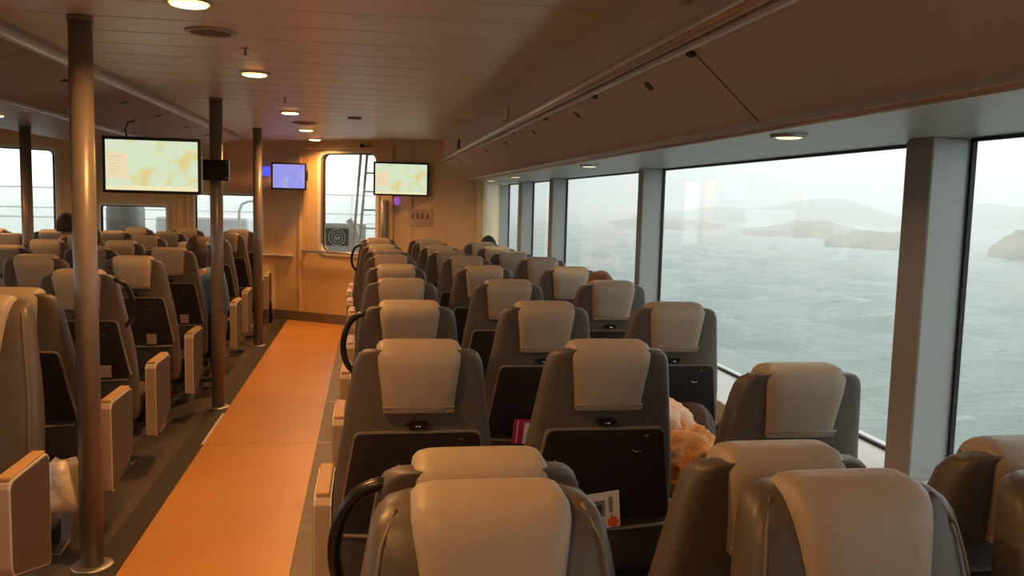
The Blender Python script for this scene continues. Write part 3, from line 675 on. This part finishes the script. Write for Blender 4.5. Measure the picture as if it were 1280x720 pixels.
# ------------------------------------------------------------------ passengers
def skinned(nodes, edges, name, m, sub=1):
    me = bpy.data.meshes.new(name); me.from_pydata([n[0] for n in nodes], edges, []); o = bpy.data.objects.new(name, me); COL.objects.link(o)
    sk = o.modifiers.new('skin', 'SKIN'); sk.use_smooth_shade = True
    ss = o.modifiers.new('sub', 'SUBSURF'); ss.levels = sub; ss.render_levels = sub
    for i, n in enumerate(nodes):
        d = me.skin_vertices[0].data[i]; d.radius = n[1] if isinstance(n[1], tuple) else (n[1], n[1]); d.use_root = (i == 0)
    dg = bpy.context.evaluated_depsgraph_get(); ev = o.evaluated_get(dg); nm = bpy.data.meshes.new_from_object(ev)
    bpy.data.objects.remove(o); return nm
def person(x, y, zc, label, topm, hairkind, lean=0, yaw=0, head=1.0):
    """seated figure; zc = crown height, body hips at the seat"""
    t_nodes = []; E = []
    hx = lean*.8
    def N(p, r, parent=None):
        t_nodes.append((p, r)); i = len(t_nodes)-1
        if parent is not None: E.append((parent, i))
        return i
    zs = zc - .235
    hip = N((0, .30, .53), (.15, .11)); waist = N((lean*.25, .27, .70), (.13, .10), hip); chest = N((lean*.5, .24, zs-.20), (.155, .11), waist)
    up = N((lean*.7, .22, zs-.07), (.12, .085), chest); neck = N((lean*.8, .22, zs+.01), .055, up); top = N((lean*.85, .235, zs+.075), .05, neck)
    hands = []
    for s in (-1, 1):
        sh = N((lean*.7+s*.175, .22, zs-.085), .055, up); el = N((lean*.4+s*.215, .30, zs-.36), .042, sh); wr = N((s*.13, .50, .66), .028, el)
        palm = N((s*.10, .575, .655), (.034, .018), wr)
        for k in range(4):
            a = N((s*(.125-.018*k), .625-.004*abs(k-1.5), .652), .009, palm); b = N((s*(.122-.018*k), .652-.005*abs(k-1.5), .640), .008, a); N((s*(.120-.018*k), .664-.005*abs(k-1.5), .622), .007, b)
        a = N((s*.062, .590, .655), .010, palm); N((s*.045, .615, .648), .008, a)
        hp = N((s*.085, .34, .52), .085, hip); kn = N((s*.12, .74, .53), .06, hp); an = N((s*.12, .76, .10), .04, kn); N((s*.12, .88, .04), (.04, .03), an)
    root = empty('person', (x, y, 0), yaw, label, 'person')
    nm = skinned(t_nodes, E, 'body', skin_m)
    bm = bmesh.new(); bm.from_mesh(nm)
    hb = bmesh.new(); bmesh.ops.create_icosphere(hb, subdivisions=4, radius=1)
    hc = Vector((lean*.9, .245, zc-.115))
    for v in hb.verts:
        p = v.co; q = Vector((p.x*.074, p.y*.094, p.z*.115))
        if p.z < 0: q.x *= 1+.22*p.z; q.y *= 1 + .10*p.z
        if p.y > .6: # face: nose, brow, eye sockets, mouth
            ax = abs(p.x)
            q.y += .024*math.exp(-(p.x/.12)**2 - ((p.z+.12)/.22)**2) - .012*math.exp(-((ax-.38)/.18)**2-((p.z-.08)/.12)**2) + .005*math.exp(-((p.z-.28)/.12)**2) + .006*math.exp(-(p.x/.3)**2-((p.z+.48)/.07)**2) - .004*math.exp(-(p.x/.3)**2-((p.z+.55)/.03)**2)
        if abs(p.x) > .93 and abs(p.z) < .3: q.x *= 1.12
        v.co = q*head + hc
    hb.verts.index_update(); o_ = len(bm.verts); vs = [bm.verts.new(v.co) for v in hb.verts]
    for f in hb.faces: bm.faces.new([vs[v.index] for v in f.verts]).smooth = True
    hb.free(); me = bpy.data.meshes.new('body'); bm.to_mesh(me); bm.free(); me.materials.append(skin_m)
    o = bpy.data.objects.new('body', me); COL.objects.link(o); o.parent = root
    # clothes follow the body, ending at neck, wrists and ankles
    keep = [i for i, n in enumerate(t_nodes) if n[1] not in (.009, .008, .007, .010, (.034, .018), .05)]
    mp = {k: i for i, k in enumerate(keep)}
    cn = [(t_nodes[k][0], tuple(c+.022 for c in (t_nodes[k][1] if isinstance(t_nodes[k][1], tuple) else (t_nodes[k][1],)*2)) if t_nodes[k][1] != .055 or k != neck else (.060, .060)) for k in keep]
    ce = [(mp[a], mp[b]) for a, b in E if a in mp and b in mp]
    nm = skinned(cn, ce, 'clothes', topm); nm.materials.clear(); nm.materials.append(topm)
    for p in nm.polygons: p.use_smooth = True
    o = bpy.data.objects.new('clothes', nm); COL.objects.link(o); o.parent = root
    # hair or hat
    hb = bmesh.new(); bmesh.ops.create_icosphere(hb, subdivisions=4, radius=1); dele = []
    for v in hb.verts:
        p = v.co.copy(); long = hairkind == 'long'
        q = Vector((p.x*.084, p.y*.102, p.z*.122))
        if hairkind == 'long' and p.z < .1: q.z *= 2.1; q.y = min(q.y, .02) - .01; q.x *= 1.08
        if hairkind == 'curly': q *= 1.06 + .03*noise.noise(p*6)
        if hairkind == 'hat': q *= 1.04; q.z = max(q.z, .015)
        if hairkind != 'hat': q *= 1 + .03*noise.noise(p*9)
        cut = (p.y > .42 and p.z < .55) or (p.z < (-.95 if long else -.45))
        if hairkind == 'hat': cut = p.z < -.05
        if cut: dele.append(v)
        v.co = q*head + hc + Vector((0, -.006, .004))
    bmesh.ops.delete(hb, geom=dele, context='VERTS')
    bmesh.ops.solidify(hb, geom=hb.faces[:], thickness=.006)
    mb = MB(); mb.frombm(hb, True); mb.build('hat' if hairkind == 'hat' else 'hair', {'hat': hat_m, 'long': hair_m, 'short': mat('red_hair', (.16,.06,.03), .6, bump=(60,.7,.006)), 'curly': hair2_m}[hairkind], root)
    return root
person(-1.40, 6.86, 1.265, 'person with long brown hair and a blue jacket in the left aisle seat', denim_m, 'long', lean=.07)
person(-2.86, 8.62, 1.375, 'person with short dark hair seated upright at far left by the window', cloth_m, 'curly', lean=.0)
person(1.20, 8.62, 1.235, 'person in a dark knitted hat by the right windows near the front', cloth_m, 'hat', lean=.03)
person(1.31, 4.50, 1.215, 'person with short reddish hair just showing above a window seat headrest', cloth_m, 'short', lean=0)

# ------------------------------------------------------------------ outside: deck forward, sea and shore
mb = MB(); mb.prism([(-5.9, 13.3), (-3.4, 12.2), (-1.1, 12.2), (1.5, 12.6), (2, 13.4), (2, 18), (-5.9, 18)], 2, .30, .42); tag(mb.build('fore_deck', whiteout_m), 'white painted deck outside the front windows', 'deck')
t = empty('deck_railing', (0, 15.5, .42), 0, 'thin white railing on the deck outside the front windows', 'railing')
for z in (.74, .90, 1.23):
    mb = MB(); mb.tube([(-6.5, 0, z), (2.2, 0, z)], .02, 8); mb.build('rail', whiteout_m, t)
for k in range(8):
    mb = MB(); mb.tube([(-6.3+1.2*k, 0, 0), (-6.3+1.2*k, 0, 1.23)], .02, 8); mb.build('post', whiteout_m, t)
t = empty('deck_ladder', (-.26, 12.9, .42), 0, 'white inclined ladder outside the tall front window', 'ladder')
for s in (-.0, .09, .46):
    mb = MB(); mb.box((s-.02, -.03, 0), (s+.02, .03, 2.3), .005, M=Matrix.Rotation(.075, 4, 'Y')); mb.build('side_rail', whiteout_m, t)
for k in range(8):
    mb = MB(); z = .2+.27*k; mb.tube([(.09+z*.075, 0, z), (.46+z*.075, 0, z)], .014, 8); mb.build('rung', whiteout_m, t)
t = empty('ventilation_unit', (-.66, 13.2, .42), 0, 'white box with a round dark fan grille on the deck beyond the tall window', 'ventilation unit')
mb = MB(); mb.box((-.12, 0, 0), (.62, .5, .80), .02); mb.build('casing', whiteout_m, t)
mb = MB(); mb.box((.02, -.012, .46), (.36, .001, .72), .01); mb.build('grille', mat('fan_grille', (.12,.12,.13), .6, vary=(40,.6)), t)
mb = MB(); 
for rr in (.04, .08, .12): mb.tube([(.19+rr*math.cos(a), -.018, .59+rr*math.sin(a)) for a in [2*PI*k/24 for k in range(25)]], .006, 6)
mb.build('fan_guard', whiteout_m, t)
mb = MB(); mb.lathe([(.035, -.01), (.035, .01)], (.19, -.02, .58), 16); mb.build('hub', whiteout_m, t)
mb = MB(); mb.tube([(.50, -.10, .05), (.50, -.10, .55), (.46, -.10, .72), (.36, -.10, .86)], .05, 10); mb.build('duct', whiteout_m, t)
mb = MB(); mb.box((-3.3, 14.2, .42), (-1.9, 15.2, 1.25), .05); tag(mb.build('deck_locker', whiteout_m), 'white deck locker seen through the low middle window', 'locker')
mb = MB(); mb.box((-3.82, 13.4, .42), (-3.34, 13.9, 1.46), .12, seg=4); tag(mb.build('deck_winch_cover', mat('grey_cover', (.22,.22,.22), .7)), 'grey rounded cover seen through the low middle window', 'cover')
mb = MB(); mb.tube([(-2.0, 14.0, .42), (-2.0, 14.0, 1.35), (-1.96, 14.0, 1.46), (-1.86, 14.0, 1.51), (-1.5, 14.0, 1.51), (-1.40, 14.0, 1.46), (-1.36, 14.0, 1.35), (-1.36, 14.0, .42)], .022, 10)
tag(mb.build('deck_hoop', whiteout_m), 'white pipe hoop outside the front window behind the poles', 'hoop')

SEA = -3.5
# sea: a real wavy surface near the ship, flat farther out
sea_m = mat('sea_water', (.21,.27,.245), .16, spec=.5)
t = sea_m.node_tree; P = t.nodes['Principled BSDF']; P.inputs['IOR'].default_value = 1.33
tcn = t.nodes.new('ShaderNodeTexCoord'); mp = t.nodes.new('ShaderNodeMapping'); mp.inputs['Scale'].default_value = (.55, 1.5, 1)
n1 = t.nodes.new('ShaderNodeTexNoise'); n1.inputs['Scale'].default_value = 1.1; n1.inputs['Detail'].default_value = 7; n1.inputs['Roughness'].default_value = .62
b = t.nodes.new('ShaderNodeBump'); b.inputs['Strength'].default_value = .9; b.inputs['Distance'].default_value = .9
mp.inputs['Rotation'].default_value = (0, 0, .55)
t.links.new(tcn.outputs['Object'], mp.inputs[0]); t.links.new(mp.outputs[0], n1.inputs[0]); t.links.new(n1.outputs['Fac'], b.inputs['Height']); t.links.new(b.outputs[0], P.inputs['Normal'])
n2 = t.nodes.new('ShaderNodeTexNoise'); n2.inputs['Scale'].default_value = .35; n2.inputs['Detail'].default_value = 8; n2.inputs['Roughness'].default_value = .7
r2 = t.nodes.new('ShaderNodeValToRGB'); r2.color_ramp.elements[0].position = .63; r2.color_ramp.elements[0].color = (.21,.27,.245,1); r2.color_ramp.elements[1].position = .76; r2.color_ramp.elements[1].color = (.62,.68,.66,1)
t.links.new(mp.outputs[0], n2.inputs[0]); t.links.new(n2.outputs['Fac'], r2.inputs[0]); t.links.new(r2.outputs[0], P.inputs['Base Color'])
def seah(x, y):
    h = 0
    for kx, ky, a, ph in ((.35, .55, .16, .3), (-.3, .9, .10, 1.7), (.9, .7, .06, 2.9), (1.3, -.8, .045, .8), (.15, 1.6, .05, 4.1)):
        h += a*(1-2*abs(math.sin((kx*x+ky*y)/2+ph + .6*noise.noise(Vector((x*.05+ph, y*.05, 0))))))
    return h*1.25 + .15*noise.noise(Vector((x*.5, y*.5, 0)))
NX, NY = 190, 330; vs = []; 
for j in range(NY+1):
    y = -30 + (250)*(j/NY)
    for i in range(NX+1):
        x = 3 + 150*(i/NX)**1.15; vs.append((x, y, SEA + seah(x, y)*max(0, 1-x/160)))
fs = [(j*(NX+1)+i, j*(NX+1)+i+1, (j+1)*(NX+1)+i+1, (j+1)*(NX+1)+i) for j in range(NY) for i in range(NX)]
me = bpy.data.meshes.new('sea'); me.from_pydata(vs, [], fs); me.polygons.foreach_set('use_smooth', [True]*len(fs)); me.materials.append(sea_m)
o = bpy.data.objects.new('sea', me); COL.objects.link(o); tag(o, 'choppy grey green sea outside the windows', 'sea', kind='stuff')
mb = MB(); z = SEA-.25; mb.add([(-1500, -1500, z), (2500, -1500, z), (2500, 3000, z), (-1500, 3000, z)], [(0,1,2,3)]); o = mb.build('sea', sea_m); tag(o, 'distant open sea beyond the near waves', 'sea', kind='stuff')

def hill(name, label, D, depth, prof, m, seed, rough=.42, base=SEA):
    """land: prof = [(azimuth deg, crest elevation angle deg)], crest stands at distance D+depth*.4"""
    az0, az1 = prof[0][0], prof[-1][0]; n = 90; rows = 14; vs = []
    for i in range(n+1):
        a = az0+(az1-az0)*i/n
        for p, q in zip(prof, prof[1:]):
            if p[0] <= a <= q[0]: e = p[1]+(q[1]-p[1])*((a-p[0])/(q[0]-p[0]))
        Dc = D+depth*.45; H = EYE + Dc*math.tan(math.radians(e)) - base
        for j in range(rows+1):
            t = j/rows; d = D + depth*t; s = math.sin(min(t/.45, 1)*PI/2) if t < .45 else math.cos((t-.45)/.55*PI/2)
            h = max(0, H)*s; nn = noise.noise(Vector((a*.9+seed, t*4, seed)))*.22 + noise.noise(Vector((a*3.1+seed, t*9, seed)))*.10
            h = h*(1+nn*rough*3*(1 if .05 < t < .95 else 0)) - (.6 if j in (0, rows) else .6*(1-min(max(H, 0)/.9, 1)))
            vs.append((math.sin(math.radians(a))*d, math.cos(math.radians(a))*d, base + h))
    R1 = rows+1; fs = [(i*R1+j, i*R1+j+1, (i+1)*R1+j+1, (i+1)*R1+j) for i in range(n) for j in range(rows)]
    me = bpy.data.meshes.new(name); me.from_pydata(vs, [], fs); me.polygons.foreach_set('use_smooth', [True]*len(fs)); me.materials.append(m)
    o = bpy.data.objects.new(name, me); COL.objects.link(o); tag(o, label, 'land'); return o
land_m = mat('heath_rock', (.16,.125,.075), .95, vary=(.12, .45), bump=(.6,.8,.6))
far_m = mat('far_land', (.10,.10,.08), .95, vary=(.02, .2))
hill('headland', 'low brown headland in the haze left of the near pillar', 124, 60, [(27.8,-2.4),(29,-2.0),(30.2,-1.35),(31.5,-1.22),(33.5,-1.25),(36.5,-1.7),(37.8,-2.4)], land_m, 1)
hill('headland', 'brown rocky point right of the near pillar', 112, 50, [(37.9,-2.5),(39,-1.5),(40,-.8),(41.5,-.2),(46,.6),(52,1.0)], land_m, 4)
hill('headland', 'pale low shore behind the brown headland', 165, 80, [(22,-2.0),(24.5,-1.3),(26,-1.15),(27.6,-.72),(29.5,-.70),(31.5,-1.2),(35,-1.6),(38,-1.7)], land_m, 9)
mb = MB()
for k in range(4): mb.box((1.80+.03*k, 3.05+.01*(k%2), .7005), (1.806+.03*k, 3.14-.012*k, .7012))
mb.box((1.78, 3.16, .7005), (1.93, 3.164, .7012)); tag(mb.build('printed_marking', ink_m), 'small black printed marking on the white window sill', 'marking')
hill('headland', 'low shore seen through the window before the second pillar', 190, 120, [(8,-1.7),(12,-1.35),(15,-1.3),(17,-.95),(19,-.80),(22,-.95),(25,-1.35),(28,-1.9)], land_m, 14)
hill('hill', 'broad pale hill rising in the mist', 330, 260, [(10,-.9),(16,-.75),(20,-.30),(23,.10),(25,-.05),(27,.35),(28.5,.72),(30.3,.74),(32,.25),(33.8,-.35),(36,.2),(38,.62),(40,.55),(43,.2),(50,.1)], far_m, 20, rough=.08)

# sea mist: one homogeneous body of haze over the water
mb = MB(); mb.box((6, -400, SEA-.2), (1000, 1200, 30))
hz = bpy.data.materials.new('sea_mist'); hz.use_nodes = True; t = hz.node_tree; t.nodes.remove(t.nodes['Principled BSDF'])
vsn = t.nodes.new('ShaderNodeVolumeScatter'); vsn.inputs['Color'].default_value = (.97,1,.985,1); vsn.inputs['Density'].default_value = .0050; vsn.inputs['Anisotropy'].default_value = .0
t.links.new(vsn.outputs[0], t.nodes['Material Output'].inputs['Volume'])
tag(mb.build('mist', hz), 'pale mist hanging over the sea', 'mist', kind='stuff')
try:
    S.cycles.volume_bounces = 3; S.cycles.transparent_max_bounces = 16; S.cycles.max_bounces = 10; S.cycles.diffuse_bounces = 6
except Exception: pass
